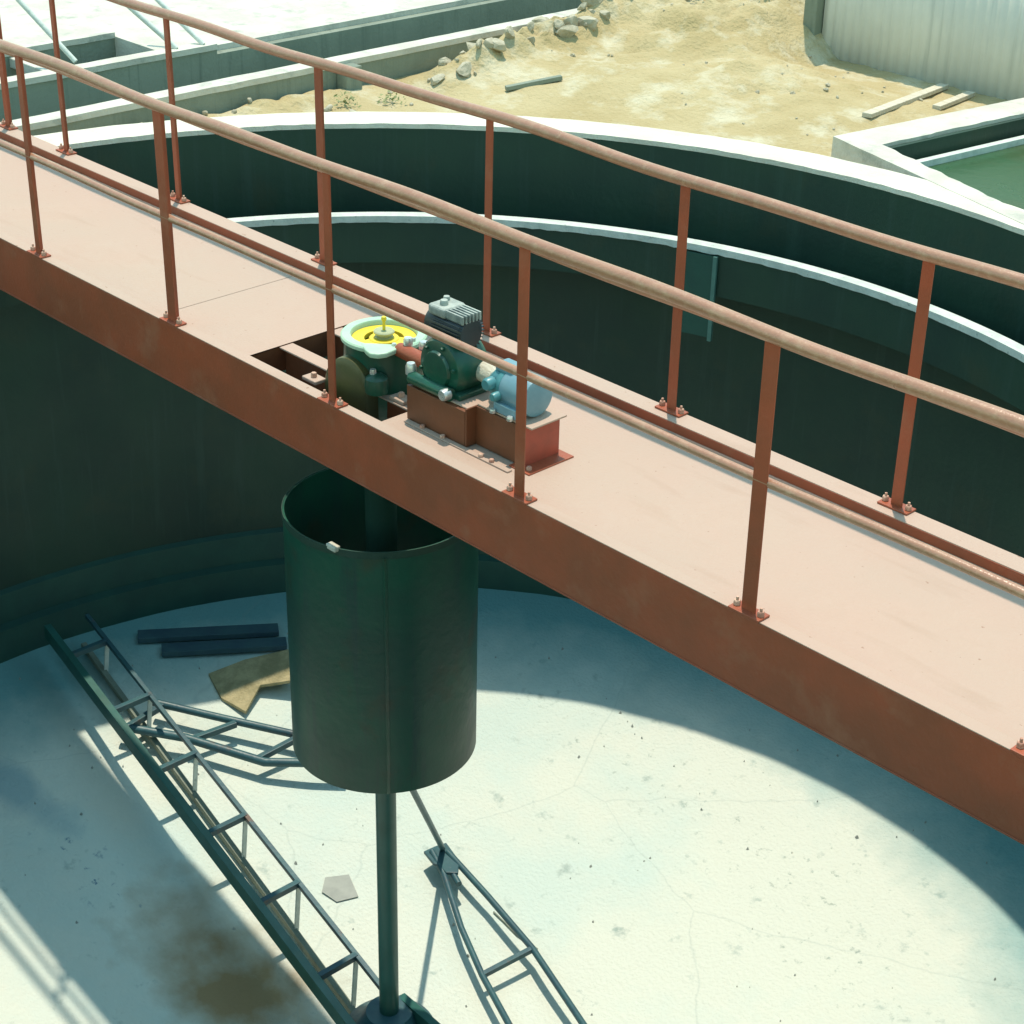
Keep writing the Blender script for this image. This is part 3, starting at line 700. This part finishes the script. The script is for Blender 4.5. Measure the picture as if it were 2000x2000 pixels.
# ================================================================ DEBRIS ON THE FLOOR
def scrap(name, pts, z_off, th, m, label, cat, tilt=(0, 0), jag=0):
    cx = sum(p[0] for p in pts)/len(pts); cy = sum(p[1] for p in pts)/len(pts)
    z = floorz(cx, cy)+z_off; n = len(pts)
    def zz(x, y): return floorz(x, y)+z_off+tilt[0]*(x-cx)+tilt[1]*(y-cy)
    vs = [(x, y, zz(x, y)) for x, y in pts]+[(x, y, zz(x, y)+th) for x, y in pts]
    o = MB().add(vs, [tuple(range(n))[::-1], tuple(range(n, 2*n))]+[(i, (i+1) % n, n+(i+1) % n, n+i) for i in range(n)]).build(name, m, origin=(cx, cy, z))
    return tag(o, label, cat)
scrap('canvas_scrap', [(.34, .90), (.44, 1.12), (.62, 1.36), (.86, 1.22), (.70, 1.05), (.80, .86), (.58, .83)], .06, .02, M_cloth, 'crumpled yellowish canvas piece on the floor at the shadow edge left of the cylinder', 'canvas', (.1, .25))
scrap('board_scrap', [(2.13, .44), (2.20, .56), (2.36, .50), (2.31, .38), (2.20, .36)], .006, .004, M_paper, 'small grey flat scrap lying on the bright floor left of the shaft', 'scrap')
def wire(pts, r, m, label, cat, name):
    p = [(x, y, floorz(x, y)+r+.004) for x, y in pts]
    return tag(MB().tube(p, r, 8).build(name, m, smooth=True, origin=p[0]), label, cat)
wire([(2.98, .99), (3.08, .98), (3.2, .965), (3.36, .97)], .005, M_gwall, 'thin bent wire lying on the bright floor right of the side frame', 'wire', 'bent_wire')
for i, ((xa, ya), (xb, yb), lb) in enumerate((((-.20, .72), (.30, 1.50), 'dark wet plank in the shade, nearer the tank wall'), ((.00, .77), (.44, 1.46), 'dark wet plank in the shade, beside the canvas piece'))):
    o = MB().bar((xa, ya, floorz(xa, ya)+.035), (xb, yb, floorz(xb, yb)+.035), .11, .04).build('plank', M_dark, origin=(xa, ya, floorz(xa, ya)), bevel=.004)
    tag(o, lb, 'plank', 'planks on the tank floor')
for i in range(46):
    a = random.uniform(0, 2*math.pi); r = random.uniform(.5, 3.6); x = XC+r*math.cos(a); y = YC+r*math.sin(a)
    if i < 34: x = random.uniform(2.6, 5.6); y = random.uniform(.9, 3.0)
    if math.hypot(x-XC, y-YC) > 3.7: continue
pb = MB()
for i in range(260):
    a = random.uniform(0, 2*math.pi); r = 3.75*math.sqrt(random.random()); x = XC+r*math.cos(a); y = YC+r*math.sin(a)
    s = random.uniform(.003, .011); z = floorz(x, y)+.008
    q = [(x+s*random.uniform(.6, 1.4)*math.cos(k*1.05), y+s*random.uniform(.6, 1.4)*math.sin(k*1.05)) for k in range(6)]
    pb.add([(u, v_, z-.01) for u, v_ in q]+[(x, y, z+s*.9)], [(k, (k+1) % 6, 6) for k in range(6)])
tag(pb.build('floor_grit', M_paper), 'fine grit scattered over the tank floor', 'grit', kind='stuff')

# ================================================================ RUBBLE, PLANKS, PLANTS AROUND THE TANK
def rock(x, y, s, label, m=M_rock, squash=.8, group='rubble blocks along the channel'):
    b = bmesh.new(); bmesh.ops.create_icosphere(b, subdivisions=2, radius=1)
    sx, sy = random.uniform(.7, 1.5), random.uniform(.6, 1.1); off = random.uniform(0, 99)
    pl = [(Vector((random.gauss(0, 1), random.gauss(0, 1), random.gauss(0, 1))).normalized(), random.uniform(.45, .8)) for _ in range(9)]
    for v in b.verts:
        p = v.co.copy()
        for nrm, dd in pl:
            e = p.dot(nrm)
            if e > dd: p -= nrm*(e-dd)
        p *= 1+.10*noise.noise(p*3.5+Vector((off, 3, 0)))
        v.co = Vector((p.x*s*sx, p.y*s*sy, p.z*s*squash))
    me = bpy.data.meshes.new('rubble_block'); b.to_mesh(me); b.free(); me.materials.append(m)
    o = bpy.data.objects.new('rubble_block', me); C.objects.link(o)
    o.location = (x, y, gheight(x, y)+s*squash*.35); o.rotation_euler = (random.uniform(-.4, .4), random.uniform(-.4, .4), random.uniform(0, 6))
    return tag(o, label, 'rubble block', group)
lab1 = 'pale broken rubble block on the ragged bank between sand and channel wall'
lab2 = 'small pale rubble lump lying between the round tank rim and the channel wall'
for i in range(48):
    y = 3.6+2.9*random.random(); rock(-.62+random.gauss(0, .12), y, .022+.075*random.random()**2.2, lab1)
for i in range(40):
    x, y = random.uniform(-.4, 2.2), random.uniform(4.5, 6.4)
    if math.hypot(x-XC, y-YC) > 4.5: rock(x, y, .010+.022*random.random()**2, 'small loose stone lying on the yellow sand heap', group='stones on the sand heap')
for i in range(34):
    y = .55+2.9*i/34; lim = XC-math.sqrt(max(0, 4.25**2-(y-YC)**2)); x = random.uniform(-.93, max(-.9, lim-.03))
    rock(x, y, random.choice((.022, .035, .045, .03)), lab2, group='rubble lumps beside the rim')
def tplank(a, b, wd, th, label, m=M_plank):
    d = max(gheight(a[0]+(b[0]-a[0])*k/8, a[1]+(b[1]-a[1])*k/8)-(gheight(*a[:2])+(gheight(*b[:2])-gheight(*a[:2]))*k/8) for k in range(9))
    a = (a[0], a[1], gheight(*a[:2])+th*.4+d*.7); b = (b[0], b[1], gheight(*b[:2])+th*.4+d*.7)   # resting on the soil
    tag(MB().bar(a, b, wd, th).build('timber_plank', m, origin=a, bevel=.003), label, 'plank', 'loose planks on the ground')
tplank((1.96, 5.22, -.135), (1.70, 6.50, -.06), .07, .03, 'long bleached plank sloping up the sand beside the settling tank corner')
tplank((2.03, 5.92, -.17), (1.93, 6.50, -.12), .06, .03, 'short bleached plank nearest the grey ribbed wall')
tplank((-.12, 3.92, -.16), (.06, 4.28, -.13), .045, .03, 'short dark batten lying on the sand beyond the rim', M_gwall)
# dry weeds
def weed(x, y, h, label):
    mb = MB()
    for k in range(70):
        a = random.uniform(0, 6.28); r = random.uniform(0, .11); px, py, pz = x+r*math.cos(a), y+r*math.sin(a), gheight(x, y)+random.uniform(0, h)*(1-r*4)
        s = random.uniform(.008, .02); b_ = random.uniform(0, 6.28)
        d = Vector((math.cos(b_), math.sin(b_), random.uniform(-.2, .9))).normalized()*s; e = d.cross(Vector((random.random(), random.random(), 1))).normalized()*s*.5
        p = Vector((px, py, pz)); mb.add([p-d, p+e, p+d, p-e], [(0, 1, 2, 3)])
    tag(mb.build('weed', M_leaf, origin=(x, y, gheight(x, y))), label, 'weed', 'dry weeds')
weed(-.62, 2.92, .12, 'low dry green weed beside the channel wall behind the wide far post')
weed(-.50, 3.22, .09, 'low dry weed where the sand begins, right of the first weed')
weed(.02, 6.55, .12, 'dark scrubby weed on top of the sand heap left of the ribbed wall')
weed(-.45, 6.25, .14, 'scrubby weed on the ridge at the top of the rubble bank')
